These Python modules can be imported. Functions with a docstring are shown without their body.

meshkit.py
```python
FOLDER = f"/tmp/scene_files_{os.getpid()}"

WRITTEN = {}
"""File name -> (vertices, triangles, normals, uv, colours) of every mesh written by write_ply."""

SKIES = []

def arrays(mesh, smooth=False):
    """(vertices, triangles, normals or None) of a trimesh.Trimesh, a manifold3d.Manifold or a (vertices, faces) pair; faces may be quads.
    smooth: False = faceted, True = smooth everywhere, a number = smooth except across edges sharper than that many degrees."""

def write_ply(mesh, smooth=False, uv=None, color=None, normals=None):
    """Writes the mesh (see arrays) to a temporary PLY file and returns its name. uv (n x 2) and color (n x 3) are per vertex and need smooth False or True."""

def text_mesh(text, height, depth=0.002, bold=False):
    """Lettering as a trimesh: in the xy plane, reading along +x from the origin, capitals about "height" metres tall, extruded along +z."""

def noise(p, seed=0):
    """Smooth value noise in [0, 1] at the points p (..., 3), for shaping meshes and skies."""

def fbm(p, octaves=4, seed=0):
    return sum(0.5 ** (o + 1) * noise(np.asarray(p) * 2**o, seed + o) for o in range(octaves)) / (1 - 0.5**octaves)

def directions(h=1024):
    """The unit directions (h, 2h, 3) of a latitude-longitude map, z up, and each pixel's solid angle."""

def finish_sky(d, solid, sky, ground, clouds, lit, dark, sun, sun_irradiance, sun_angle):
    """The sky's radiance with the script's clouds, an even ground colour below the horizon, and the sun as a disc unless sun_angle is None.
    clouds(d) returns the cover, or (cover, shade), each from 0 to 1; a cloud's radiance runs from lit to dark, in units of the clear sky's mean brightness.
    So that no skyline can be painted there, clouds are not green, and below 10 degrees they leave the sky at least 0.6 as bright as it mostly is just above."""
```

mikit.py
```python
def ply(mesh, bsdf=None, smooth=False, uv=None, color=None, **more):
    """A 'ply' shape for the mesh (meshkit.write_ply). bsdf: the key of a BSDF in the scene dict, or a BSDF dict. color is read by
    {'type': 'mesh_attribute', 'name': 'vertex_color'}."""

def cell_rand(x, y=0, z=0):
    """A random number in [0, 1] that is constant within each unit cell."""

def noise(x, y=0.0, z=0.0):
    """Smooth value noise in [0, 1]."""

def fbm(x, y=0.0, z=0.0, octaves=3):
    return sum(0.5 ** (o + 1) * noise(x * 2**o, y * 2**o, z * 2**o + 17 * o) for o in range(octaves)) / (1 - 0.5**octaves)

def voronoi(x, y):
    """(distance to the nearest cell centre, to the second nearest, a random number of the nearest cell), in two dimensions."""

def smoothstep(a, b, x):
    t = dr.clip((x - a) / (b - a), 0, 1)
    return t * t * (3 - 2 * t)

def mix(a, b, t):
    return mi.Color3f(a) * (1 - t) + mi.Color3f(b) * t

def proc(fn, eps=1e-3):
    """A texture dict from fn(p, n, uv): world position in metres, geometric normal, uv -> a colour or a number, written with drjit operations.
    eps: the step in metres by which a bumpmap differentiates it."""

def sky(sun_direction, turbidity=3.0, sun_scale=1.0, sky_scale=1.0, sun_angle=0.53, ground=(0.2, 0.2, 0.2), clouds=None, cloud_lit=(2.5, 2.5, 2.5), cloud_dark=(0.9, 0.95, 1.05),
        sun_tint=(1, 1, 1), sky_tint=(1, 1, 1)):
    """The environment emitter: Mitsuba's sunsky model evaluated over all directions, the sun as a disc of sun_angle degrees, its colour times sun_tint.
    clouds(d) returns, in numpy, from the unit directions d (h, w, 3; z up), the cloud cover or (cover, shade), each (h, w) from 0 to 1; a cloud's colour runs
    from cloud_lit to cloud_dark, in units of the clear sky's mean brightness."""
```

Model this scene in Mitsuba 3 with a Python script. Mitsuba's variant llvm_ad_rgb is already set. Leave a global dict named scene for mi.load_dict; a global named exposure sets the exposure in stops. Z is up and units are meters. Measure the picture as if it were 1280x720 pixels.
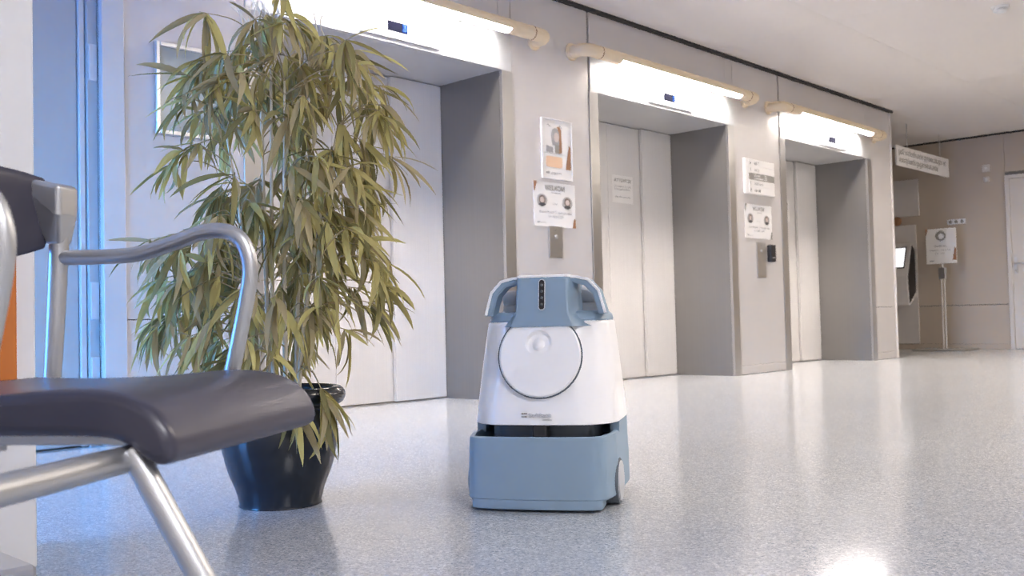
import math, random
import numpy as np, trimesh, manifold3d as mf
import shapely
from shapely import affinity
from shapely.geometry import Polygon, Point, box as sbox
import mitsuba as mi, drjit as dr
import mikit, meshkit
from mikit import noise, fbm, voronoi, cell_rand, smoothstep, mix, proc

T = mi.ScalarTransform4f
PI = math.pi
rng = np.random.default_rng(7)
random.seed(7)
scene, labels = {}, {}

# ------------------------------------------------------------------ camera, sky, lamps, exposure
EYE = np.array([0, 0, 0.53])
FW = np.array([0.72566797, 0.68729289, 0.03216343]); UP = np.array([-0.00697173, -0.0393988, 0.99919924])
scene['camera'] = {'type': 'thinlens', 'fov': 55.297, 'fov_axis': 'x', 'aperture_radius': 0.0028, 'focus_distance': 2.85, 'near_clip': 0.02,
                   'to_world': T().look_at(origin=EYE.tolist(), target=(EYE + FW).tolist(), up=UP.tolist())}
exposure = 0.8
SKY_TINT = (0.16, 0.73, 1.42)


def clouds(d):
    return 0.35 * meshkit.fbm(d * 3.0, 3, 4)


scene['sky'] = mikit.sky((-0.5, -0.6, 0.55), turbidity=3.0, sun_scale=0.0, sky_scale=50.0, sky_tint=SKY_TINT, ground=(0.34, 0.50, 0.64), clouds=clouds, cloud_lit=(0.7, 1.1, 1.6), cloud_dark=(0.6, 0.9, 1.3))
LAMP, COOL = (9.1, 7.95, 6.7), (13.0, 12.8, 13.2)         # ceiling lamps, radiance
TUBE = (80.0, 71.0, 64.0)       # light tubes over the lifts
CEIL_LAMPS = [(0.6, -1.5, COOL), (4.2, -0.2, LAMP), (7.4, 0.1, LAMP), (10.9, 1.2, LAMP)]

D, C, L, R, E = 4.394, 2.771, 2.166, 0.586, 13.378      # lift wall, ceiling, lintel, recess depth, end wall
X_LEFT, Y_REAR = -0.60, -4.0


# ------------------------------------------------------------------ helpers
def numbered(key):
    if key not in used:
        used.add(key)
        return key
    n = 1
    while f'{key}_{n:03d}' in used:
        n += 1
    used.add(f'{key}_{n:03d}')
    return f'{key}_{n:03d}'


used = set()


def thing(name, label, cat, group=None):
    key = numbered(name)
    labels[key] = {'label': label, 'category': cat}
    if group:
        labels[key]['group'] = group
    return key


def put(name, shape, parent=None, label=None, kind=None, cat=None, group=None):
    key = numbered(parent + '__' + name if parent else name)
    scene[key] = shape
    d = {k: v for k, v in (('label', label), ('kind', kind), ('category', cat), ('group', group)) if v}
    if d:
        labels[key] = d
    return key


def part(name, mesh, mat, parent=None, smooth=False, label=None, kind=None, cat=None, group=None, to_world=None, **more):
    s = mikit.ply(mesh, mat, smooth=smooth, **more)
    if to_world is not None:
        s['to_world'] = to_world
    return put(name, s, parent, label, kind, cat, group)


def box(x0, x1, y0, y1, z0, z1):
    m = trimesh.creation.box(extents=(x1 - x0, y1 - y0, z1 - z0))
    m.apply_translation(((x0 + x1) / 2, (y0 + y1) / 2, (z0 + z1) / 2))
    return m


def bbox(x0, x1, y0, y1, z0, z1, b=0.004):
    """A box with chamfered edges."""
    p = []
    for sx in (0, 1):
        for sy in (0, 1):
            for sz in (0, 1):
                c = np.array([(x0, x1)[sx], (y0, y1)[sy], (z0, z1)[sz]], float)
                d = np.array([1 - 2 * sx, 1 - 2 * sy, 1 - 2 * sz]) * b
                p += [c + d * [0, 1, 1], c + d * [1, 0, 1], c + d * [1, 1, 0]]
    return trimesh.convex.convex_hull(np.array(p))


def rbox(x0, x1, y0, y1, z0, z1, r, n=10):
    """A box with rounded edges."""
    s = trimesh.creation.icosphere(subdivisions=2, radius=r).vertices
    p = [s + [x, y, z] for x in (x0 + r, x1 - r) for y in (y0 + r, y1 - r) for z in (z0 + r, z1 - r)]
    return trimesh.convex.convex_hull(np.vstack(p))


def cat(*ms):
    return trimesh.util.concatenate(list(ms))


def tube(points, radii, n=16, caps=True):
    """A round tube along a polyline."""
    p = np.asarray(points, float)
    r = np.broadcast_to(radii, (len(p),))
    t = np.gradient(p, axis=0)
    t /= np.linalg.norm(t, axis=1, keepdims=True)
    a = np.cross(t[0], [0, 0, 1.0] if abs(t[0][2]) < 0.9 else [1.0, 0, 0])
    a /= np.linalg.norm(a)
    v, ang = [], np.arange(n) * 2 * PI / n
    for i in range(len(p)):
        a = a - t[i] * (a @ t[i])
        a /= np.linalg.norm(a)
        b = np.cross(t[i], a)
        v.append(p[i] + r[i] * (np.cos(ang)[:, None] * a + np.sin(ang)[:, None] * b))
    v = np.vstack(v)
    f = []
    for i in range(len(p) - 1):
        for j in range(n):
            k = (j + 1) % n
            f += [[i * n + j, i * n + k, (i + 1) * n + k], [i * n + j, (i + 1) * n + k, (i + 1) * n + j]]
    if caps:
        o = len(v)
        v = np.vstack([v, p[0], p[-1]])
        m = (len(p) - 1) * n
        for j in range(n):
            k = (j + 1) % n
            f += [[o, k, j], [o + 1, m + j, m + k]]
    return trimesh.Trimesh(v, np.array(f), process=False)


def smooth_path(pts, n=8):
    """Catmull-Rom through the points."""
    p = np.asarray(pts, float)
    q = np.vstack([2 * p[0] - p[1], p, 2 * p[-1] - p[-2]])
    out = []
    for i in range(1, len(q) - 2):
        for t in np.linspace(0, 1, n, endpoint=False):
            out.append(0.5 * (2 * q[i] + (q[i + 1] - q[i - 1]) * t + (2 * q[i - 1] - 5 * q[i] + 4 * q[i + 1] - q[i + 2]) * t * t + (3 * q[i] - q[i - 1] - 3 * q[i + 1] + q[i + 2]) * t ** 3))
    return np.array(out + [p[-1]])


def lathe(profile, n=64):
    """Profile (radius, z) turned about z."""
    p = np.asarray(profile, float)
    a = np.arange(n) * 2 * PI / n
    v = np.stack([p[:, None, 0] * np.cos(a), p[:, None, 0] * np.sin(a), np.repeat(p[:, 1:], n, 1)], -1).reshape(-1, 3)
    f = []
    for i in range(len(p) - 1):
        for j in range(n):
            k = (j + 1) % n
            f += [[i * n + j, i * n + k, (i + 1) * n + k], [i * n + j, (i + 1) * n + k, (i + 1) * n + j]]
    return trimesh.Trimesh(v, np.array(f), process=False)


def ring(poly, n=160):
    """n points round the outline of a shapely polygon, evenly spaced, starting at its front middle."""
    c = poly.exterior
    pts = np.array([c.interpolate(t, normalized=True).coords[0] for t in np.linspace(0, 1, n, endpoint=False)])
    if not shapely.is_ccw(c):
        pts = pts[::-1]
    cx, cy = poly.centroid.coords[0]
    ang = np.arctan2(pts[:, 1] - cy, pts[:, 0] - cx)
    return np.roll(pts, -int(np.argmin(np.abs(ang + PI / 2))), axis=0)


def loft(sections, cap0=True, cap1=True):
    """sections: list of (n x 3) rings."""
    n = len(sections[0])
    v = np.vstack(sections)
    f = []
    for i in range(len(sections) - 1):
        j = np.arange(n)
        k = (j + 1) % n
        f += np.stack([i * n + j, i * n + k, (i + 1) * n + k], 1).tolist() + np.stack([i * n + j, (i + 1) * n + k, (i + 1) * n + j], 1).tolist()
    for on, base, flip in ((cap0, 0, True), (cap1, (len(sections) - 1) * n, False)):
        if on:
            o = len(v)
            v = np.vstack([v, v[base:base + n].mean(0)])
            for j in range(n):
                k = (j + 1) % n
                f.append([o, base + k, base + j] if flip else [o, base + j, base + k])
    return trimesh.Trimesh(v, np.array(f), process=False)


def zring(poly, z, n=160):
    r = ring(poly, n)
    return np.column_stack([r, np.full(len(r), z)])


def prism(poly, h):
    """Extrudes a shapely polygon by h along z."""
    gs = getattr(poly, 'geoms', [poly])
    return cat(*[trimesh.creation.extrude_polygon(g, h, engine='earcut') for g in gs])


def bprism(poly, h, b=0.003):
    """As prism with a small bevel on both ends."""
    return cat(prism(poly.buffer(-b), h), (lambda m: (m.apply_translation((0, 0, b)), m)[1])(prism(poly, h - 2 * b)))


def rrect(w, h, r, cx=0, cy=0, n=10):
    return sbox(cx - w / 2 + r, cy - h / 2 + r, cx + w / 2 - r, cy + h / 2 - r).buffer(r, quad_segs=n)


def M4(rows):
    return np.array(rows, float)


def move(m, mat):
    m = m.copy()
    m.apply_transform(mat)
    return m


def facing_front(x, y, z):
    """xy drawing -> upright, read from the -Y side; its +z comes toward the reader."""
    return M4([[1, 0, 0, x], [0, 0, -1, y], [0, 1, 0, z], [0, 0, 0, 1]])


def facing_left(x, y, z):
    """xy drawing -> upright, read from the -X side."""
    return M4([[0, 0, -1, x], [-1, 0, 0, y], [0, 1, 0, z], [0, 0, 0, 1]])


def text(s, h, cx=None, x=0, y=0, depth=0.0006, bold=False, width=None):
    m = meshkit.text_mesh(s, h, depth, bold)
    b = m.bounds
    if width and b[1][0] - b[0][0] > 0:
        m.apply_scale((width / (b[1][0] - b[0][0]), 1, 1))
        b = m.bounds
    m.apply_translation(((cx - (b[0][0] + b[1][0]) / 2) if cx is not None else x - b[0][0], y, 0))
    return m


def plate(x0, x1, y0, y1, z=0, h=0.0008):
    return box(x0, x1, y0, y1, z, z + h)


# ------------------------------------------------------------------ materials
def mat(key, color, rough=0.5, metallic=0.0, spec=0.5, coat=0.0, sheen=0.0, bump=None, coat_gloss=0.9, **more):
    col = {'type': 'rgb', 'value': list(color)} if isinstance(color, (tuple, list)) else proc(color)
    b = {'type': 'principled', 'base_color': col, 'roughness': rough if not callable(rough) else proc(rough), 'metallic': metallic, 'specular': spec}
    if coat:
        b['clearcoat'] = coat
        b['clearcoat_gloss'] = coat_gloss
    if sheen:
        b['sheen'] = sheen
    b.update(more)
    if bump:
        b = {'type': 'bumpmap', 'arbitrary': {**proc(bump[0], bump[2])}, 'scale': bump[1], 'bsdf': b}
    scene['m_' + key] = {'type': 'twosided', 'bsdf': b}
    return 'm_' + key


def terrazzo(p, n, uv):
    d1, d2, r1 = voronoi(p.x * 260, p.y * 260)
    e1, e2, r2 = voronoi(p.x * 120 + 7.3, p.y * 120 + 3.1)
    chip = smoothstep(0.0, 0.25, d2 - d1)
    base = mix((0.23, 0.25, 0.275), (0.42, 0.43, 0.445), r1)
    base = mix(base, mix((0.14, 0.165, 0.20), (0.58, 0.585, 0.59), r2), smoothstep(0.2, 0.4, e2 - e1) * 0.75)
    base = mix((0.32, 0.335, 0.35), base, 0.55 + 0.45 * chip)
    return base * (0.95 + 0.1 * fbm(p.x * 1.3, p.y * 1.3, octaves=3))


def floor_rough(p, n, uv):
    return 0.115 + 0.06 * fbm(p.x * 2.1, p.y * 2.1, 3.0, octaves=3)


def brushed(p, n, uv):
    v = noise(p.x * 900 + p.y * 700, p.z * 1.5) * 0.5 + noise(p.x * 240 + p.y * 190, p.z * 0.7, 5.0) * 0.5
    return mix((0.31, 0.305, 0.30), (0.335, 0.33, 0.325), v)


def door_paint(p, n, uv):
    v = noise(p.x * 700, p.z * 3.0)
    return mix((0.70, 0.685, 0.68), (0.75, 0.735, 0.73), v)


FLOOR = mat('floor', terrazzo, floor_rough, spec=0.5)
WALLP = mat('wall_panel', (0.60, 0.575, 0.565), 0.38)
WALLC = mat('wall_core', (0.20, 0.195, 0.19), 0.8)
WALLR = mat('wall_end', (0.51, 0.44, 0.37), 0.45)
PLAIN = mat('plaster', (0.66, 0.64, 0.63), 0.8)
CEIL = mat('ceiling', (0.73, 0.69, 0.66), 0.75)
DARK = mat('dark_gap', (0.03, 0.03, 0.032), 0.7)
STEEL = mat('steel', brushed, 0.33, metallic=0.9)
STRIP = mat('steel_strip', (0.55, 0.545, 0.54), 0.28, metallic=0.95)
LIFTD = mat('lift_door', door_paint, 0.36)
LINTEL = mat('lintel', (0.58, 0.575, 0.57), 0.4)
SOFFIT = mat('soffit', (0.50, 0.50, 0.505), 0.4)
CREAM = mat('cream', (0.80, 0.66, 0.47), 0.4)
WHITE = mat('white', (0.80, 0.80, 0.80), 0.4)
PAPER = mat('paper', (0.84, 0.83, 0.82), 0.6)
INK = mat('ink', (0.06, 0.06, 0.065), 0.6)
INKL = mat('ink_light', (0.34, 0.34, 0.35), 0.6)
INKP = mat('ink_pale', (0.52, 0.53, 0.56), 0.5)
GREYP = mat('grey_print', (0.29, 0.28, 0.26), 0.6)
BROWN = mat('brown_print', (0.33, 0.17, 0.09), 0.6)
PEACH = mat('peach_print', (0.78, 0.54, 0.37), 0.6)
SKIN = mat('skin_print', (0.60, 0.52, 0.49), 0.6)
OVAL = mat('oval_print', (0.42, 0.41, 0.41), 0.6)
HAIR = mat('hair_print', (0.16, 0.12, 0.10), 0.6)
BLACK = mat('black', (0.015, 0.015, 0.017), 0.35)
BLUEDOOR = mat('blue_door', (0.40, 0.43, 0.46), 0.45)
BLUEFRAME = mat('blue_frame', (0.56, 0.58, 0.61), 0.4)
COLUMN = mat('column', (0.74, 0.745, 0.76), 0.6)
ORANGE = mat('orange', (0.55, 0.16, 0.025), 0.5)
ALU = mat('alu', (0.66, 0.67, 0.69), 0.3, metallic=0.8)
CHROME = mat('chair_metal', (0.50, 0.51, 0.53), 0.36, metallic=0.85)
BOARD = mat('board_grey', (0.33, 0.37, 0.37), 0.18)
VINYL = mat('vinyl', (0.040, 0.039, 0.060), 0.30, bump=(lambda p, n, uv: fbm(p.x * 900, p.y * 900, p.z * 900, octaves=2), 0.00012, 3e-4))
DOORW = mat('white_door', (0.66, 0.62, 0.59), 0.4)
DOORF = mat('door_frame', (0.68, 0.65, 0.63), 0.4)
KIOSKW = mat('kiosk_white', (0.72, 0.70, 0.69), 0.4)
KNOBW = mat('wood_knob', (0.30, 0.15, 0.075), 0.5)
POTM = mat('pot', lambda p, n, uv: mix((0.004, 0.007, 0.013), (0.012, 0.018, 0.028), fbm(p.x * 14, p.y * 14, p.z * 14)), 0.14, coat=0.6)
SOIL = mat('soil', lambda p, n, uv: mix((0.02, 0.015, 0.01), (0.08, 0.06, 0.04), noise(p.x * 160, p.y * 160, p.z * 160)), 0.95)
CANE = mat('cane', lambda p, n, uv: mix((0.66, 0.60, 0.48), (0.78, 0.74, 0.64), noise(p.x * 40, p.y * 40, p.z * 25)), 0.35)
TWIG = mat('twig', (0.42, 0.36, 0.24), 0.6)
SHELL = mat('robot_white', (0.87, 0.87, 0.88), 0.16, coat=0.5)
RGREY = mat('robot_grey', (0.23, 0.325, 0.425), 0.36)
RGREYL = mat('robot_light_grey', (0.47, 0.49, 0.52), 0.4)
RDARK = mat('robot_dark', (0.10, 0.12, 0.145), 0.45)
LENS = mat('lens', (0.02, 0.03, 0.035), 0.06, coat=1.0)
scene['m_pane'] = {'type': 'thindielectric', 'int_ior': 1.5}

# ------------------------------------------------------------------ setting
S_ = dict(kind='structure')
part('floor', box(X_LEFT - .2, E + .3, Y_REAR - .3, 9.2, -0.2, 0.0), FLOOR, **S_)

# ceiling: boards with thin joints, dark core above
ce = part('ceiling', box(X_LEFT - .2, E + .3, Y_REAR - .3, 9.2, C + .02, C + .2), DARK, **S_)
xs = [X_LEFT - .2, 1.2, 4.2, 7.165, 10.1, 13.05, E + .3]
ys = [Y_REAR - .3, -1.5, 0.9, 3.3, D + .02]
for i in range(len(xs) - 1):
    for j in range(len(ys) - 1):
        part('panel', box(xs[i] + .0012, xs[i + 1] - .0012, ys[j] + .0012, ys[j + 1] - .0012, C, C + .02), CEIL, ce)
part('panel', box(10.83, E + .3, D + .0215, 9.2, C, C + .02), CEIL, ce)

# lift wall, made of panels on a dark core
LIFTS = [(2.775, 4.585), (5.595, 7.390), (8.404, 10.220)]
core = [box(X_LEFT, 1.05, D + .016, D + 1.2, 0, C + .02), box(1.05, 1.94, D + .016, D + 1.2, 2.20, C + .02), box(1.05, 1.94, D + .30, D + 1.2, 0, 2.2), box(1.94, 2.775 - .02, D + .016, D + 1.2, 0, C + .02)]
for i, (a, b) in enumerate(LIFTS):
    core.append(box(a - .02, b + .02, D + .03, D + 1.2, L + .03, C + .02))
    core.append(box(a - .02, b + .02, D + R + .10, D + 1.2, 0, L + .03))
    nxt = LIFTS[i + 1][0] - .02 if i < 2 else 10.845
    core.append(box(b + .02, nxt, D + .016, D + 1.2, 0, C + .02))
wf = part('wall_front', cat(*core), WALLC, **S_)
ZT, G = 2.745, 0.003
FRONT = [(X_LEFT, 1.03, .08, ZT), (1.03, 2.047, 2.265, ZT), (2.05, 2.69, .08, .568), (2.05, 2.69, .572, ZT)]
for i, (a, b) in enumerate(LIFTS):
    FRONT += [(a - .085, b - .02, 2.505, ZT)]
    nxt = LIFTS[i + 1][0] - .105 if i < 2 else 10.842
    if i < 2:
        FRONT += [(b + .1, nxt, .08, ZT), (b - .02, b + .1, 2.505, ZT)]
    else:
        FRONT += [(b + .1, nxt, .08, .568), (b + .1, nxt, .572, ZT), (b - .02, b + .1, 2.505, ZT)]
for x0, x1, z0, z1 in FRONT:
    part('panel', bbox(x0 + G / 2, x1 - G / 2, D, D + .018, z0, z1, .0015), WALLP, wf)
part('end_post', bbox(10.842, 10.872, D - .012, D + 1.2, 0, ZT, .003), DOORF, wf)
part('end_face', box(10.84, 10.866, D + .02, 9.2, 0, C), PLAIN, wf)
part('trim_1', box(X_LEFT, 10.90, D - .028, D + .02, ZT, C - .001), DARK, **S_)
bb = [(X_LEFT, 1.03), (2.05, 2.69), (4.687, 5.488), (7.492, 8.296), (10.322, 10.842)]
b0 = part('baseboard_front', bbox(*bb[0], D - .004, D + .018, 0.004, .078, .002), WALLP, **S_)
for a, b in bb[1:]:
    part('length', bbox(a, b, D - .004, D + .018, 0.004, .078, .002), WALLP, b0)

# end wall with panels
wr = part('wall_right', box(E + .016, E + .3, Y_REAR - .3, 9.2, 0, C + .02), WALLC, **S_)
for y0, y1, z0, z1 in [(3.957, 6.0, .58, C - .02), (3.957, 6.0, .07, .572), (6.0, 9.2, .07, C - .02), (2.95, 3.957, 2.26, C - .02), (.8, 2.95, .58, C - .02), (.8, 2.95, .07, .572),
                       (-1.6, .8, .58, C - .02), (-1.6, .8, .07, .572), (-4.2, -1.6, .58, C - .02), (-4.2, -1.6, .07, .572)]:
    part('panel', bbox(E, E + .018, y0 + G / 2, y1 - G / 2, z0, z1, .0015), WALLR, wr)
part('trim_2', box(E - .02, E + .018, Y_REAR - .3, 9.2, C - .02, C - .001), DARK, **S_)
b1 = part('baseboard_right', bbox(E - .008, E + .018, 3.957, 9.2, .002, .068, .002), WALLR, **S_)
part('length', bbox(E - .008, E + .018, Y_REAR, 2.95, .002, .068, .002), WALLR, b1)
part('wall_rear', box(X_LEFT - .2, E + .3, Y_REAR - .2, Y_REAR, 0, C + .02), PLAIN, **S_)
part('wall_passage', box(10.8, E + .3, 9.0, 9.2, 0, C + .02), PLAIN, **S_)

# window wall on the left (outside the frame): the daylight of the room
wins = [(2.62, 3.75)]
wl = [box(X_LEFT - .2, X_LEFT, Y_REAR - .2, D + .02, 2.02, C + .02), box(X_LEFT - .2, X_LEFT, Y_REAR - .2, D + .02, 0, .12)]
edges = [Y_REAR - .2] + [v for w in wins for v in w] + [D + .02]
for k in range(0, len(edges), 2):
    wl.append(box(X_LEFT - .2, X_LEFT, edges[k], edges[k + 1], .12, 2.02))
part('wall_left', cat(*wl), PLAIN, **S_)
for k, (a, b) in enumerate(wins):
    fr = [box(X_LEFT - .12, X_LEFT - .06, a, b, .12, .17), box(X_LEFT - .12, X_LEFT - .06, a, b, 1.97, 2.02), box(X_LEFT - .12, X_LEFT - .06, a, a + .05, .17, 1.97), box(X_LEFT - .12, X_LEFT - .06, b - .05, b, .17, 1.97)]
    w = part(f'window_{k + 1}', cat(*fr), WHITE, **S_)
    part('pane', trimesh.Trimesh([[X_LEFT - .09, a + .05, .17], [X_LEFT - .09, b - .05, .17], [X_LEFT - .09, b - .05, 1.97], [X_LEFT - .09, a + .05, 1.97]], [[0, 1, 2], [0, 2, 3]], process=False), 'm_pane', w)

# left door, recessed blue leaf in a pale frame
d1 = part('door_1', bbox(1.155, 1.862, D + .070, D + .11, .008, 2.115, .004), BLUEDOOR, kind='structure')
part('frame', cat(bbox(1.94, 2.047, D - .014, D + .10, 0, 2.262, .004), bbox(1.03, 1.137, D - .014, D + .10, 0, 2.262, .004), bbox(1.137, 1.94, D - .014, D + .10, 2.155, 2.262, .004)), BLUEFRAME, d1)
part('stop', cat(bbox(1.894, 1.940, D + .035, D + .10, 0, 2.155, .003), bbox(1.137, 1.183, D + .035, D + .10, 0, 2.155, .003), bbox(1.183, 1.894, D + .035, D + .10, 2.11, 2.155, .003)), BLUEDOOR, d1)
part('edge_strip', bbox(1.864, 1.890, D + .052, D + .105, 0.004, 2.112, .003), BLUEFRAME, d1)
for z in (.32, .66, 1.75):
    part('hinge', bbox(1.899, 1.936, D + .026, D + .036, z - .085, z + .085, .002), BLUEFRAME, d1)
part('backing', box(1.03, 2.04, D + .112, D + .29, 0, 2.2), WALLC, d1)

# right door
d2 = part('door_2', bbox(E - .006, E + .016, 3.03, 3.875 + .03, .006, 2.165, .003), DOORW, kind='structure')
part('frame', cat(bbox(E - .03, E + .018, 3.908, 3.957, 0, 2.215, .003), bbox(E - .03, E + .018, 2.95, 3.026, 0, 2.215, .003), bbox(E - .03, E + .018, 3.026, 3.908, 2.168, 2.215, .003)), DOORF, d2)
part('handle_plate', bbox(E - .016, E - .006, 3.845, 3.885, .955, 1.175, .003), ALU, d2)
part('handle', cat(tube([(E - .016, 3.866, 1.09), (E - .06, 3.866, 1.09)], .011), tube(smooth_path([(E - .06, 3.872, 1.09), (E - .062, 3.80, 1.092), (E - .058, 3.74, 1.088)]), .010)), ALU, d2, smooth=40)
part('keyhole', lathe([(0, 0), (.014, 0), (.014, .004), (0, .004)], 20).apply_transform(facing_left(E - .0165, 3.866, 1.0)), STRIP, d2)

# ------------------------------------------------------------------ lifts
ELEV = ['leftmost elevator with white sliding doors, deep steel recess, half hidden behind the potted bamboo',
        'middle elevator with white sliding doors and a notice, in a steel recess behind the robot',
        'rightmost elevator, smallest in view, in a steel recess beside the end of the wall']
for i, (a, b) in enumerate(LIFTS):
    e = thing('elevator', ELEV[i], 'elevator', 'three elevators in the wall')
    part('lintel', bbox(a - .085, b + .1, D - .002, D + .03, L, 2.50, .002), LINTEL, e, label='brightly lit white panel over the opening')
    part('soffit', box(a - .02, b + .02, D + .03, D + R + .10, L, L + .03), SOFFIT, e)
    for s, (x0, x1) in enumerate([(a - .103, a), (b, b + .1)]):
        part('frame_strip', bbox(x0, x1, D - .006, D + .02, 0, L - .001, .002), STRIP, e, label='narrow brushed steel strip')
    part('jamb', box(a - .02, a, D + .02, D + R + .10, 0, L), STEEL, e)
    part('jamb', box(b, b + .02, D + .02, D + R + .10, 0, L), STEEL, e)
    w = (b - a) / 4
    for k in range(4):
        o = .0 if k in (0, 3) else .035
        x0, x1 = a + k * w + .002, a + (k + 1) * w - .002
        if k == 1: x0, x1 = x0 - .04, x1 + .001
        if k == 2: x0, x1 = x0 - .001, x1 + .04
        part('door_panel', bbox(x0, x1, D + R + o, D + R + o + .03, .010, L - .006, .003), LIFTD, e)
    part('sill', box(a, b, D + R - .012, D + R + .10, .0005, .006), STRIP, e, label='steel threshold')
    part('shaft_gap', box(a, b, D + R + .075, D + R + .10, .006, L), DARK, e)

# floor indicators
IND = [(3.30, '3', 'floor display showing a blue digit over the leftmost elevator'), (6.10, '1', 'floor display with lit blue edge over the middle elevator'), (8.98, '', 'floor display, dark and small, over the rightmost elevator')]
SCREEN = mat('screen_dark', (0.0022, 0.0028, 0.009), 0.7, spec=0.02)
for i, (x0, digit, lab) in enumerate(IND):
    f = thing('floor_indicator', lab, 'display', 'floor displays over the elevators')
    part('plate', bbox(x0 + .12, x0 + .74, D - .014, D - .002, 2.190, 2.345, .003), LINTEL, f)
    part('screen', bbox(x0 + .325, x0 + .475, D - .017, D - .013, 2.236, 2.292, .001), SCREEN, f)
    if i == 0:
        part('lit_field', bbox(x0 + .432, x0 + .473, D - .0182, D - .0172, 2.238, 2.290, .0002), mat('screen_blue', (0.0003, 0.008, 0.055), 0.7, spec=0.02), f)
        g = move(text('3', .040, cx=x0 + .452, y=0, depth=.0008, bold=True), facing_front(0, D - .0184, 2.247))
        s = mikit.ply(g, SCREEN)
        s['emitter'] = {'type': 'area', 'radiance': {'type': 'rgb', 'value': [0.2, 0.42, 0.6]}}
        put('digit', s, f)
    elif i == 1:
        part('lit_field', bbox(x0 + .44, x0 + .473, D - .0182, D - .0172, 2.238, 2.290, .0002), 'm_screen_blue', f)
        part('digit', move(text(digit, .034, cx=x0 + .456, y=0, depth=.0008, bold=True), facing_front(0, D - .0184, 2.247)), mat('digit_blue', (0.004, 0.03, 0.09), 0.6, spec=0.05), f)

# light tubes above the lifts
TUBEZ, TY, TR = 2.412, 4.262, 0.046
TUBES = [(2.50, 4.905, 2.85, 4.52), (5.30, 7.68, 5.69, 7.37), (8.10, 10.40, 8.45, 10.03)]
TLAB = ['cream light tube nearest to us, over the leftmost elevator', 'cream light tube over the middle elevator', 'cream light tube farthest away, over the rightmost elevator']


def arc_shell(x0, x1, a0, a1, r, t, n=14):
    """A piece of pipe wall along X between two angles (0 = -Y, 90 = down)."""
    an = np.radians(np.linspace(a0, a1, n))
    o = np.stack([-np.cos(an) * r, -np.sin(an) * r], 1)
    q = np.stack([-np.cos(an) * (r - t), -np.sin(an) * (r - t)], 1)
    m = prism(Polygon(np.vstack([o, q[::-1]])), x1 - x0)           # profile (Y, Z), extruded along X
    return move(m, M4([[0, 0, 1, x0], [1, 0, 0, TY], [0, 1, 0, TUBEZ], [0, 0, 0, 1]]))


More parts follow.
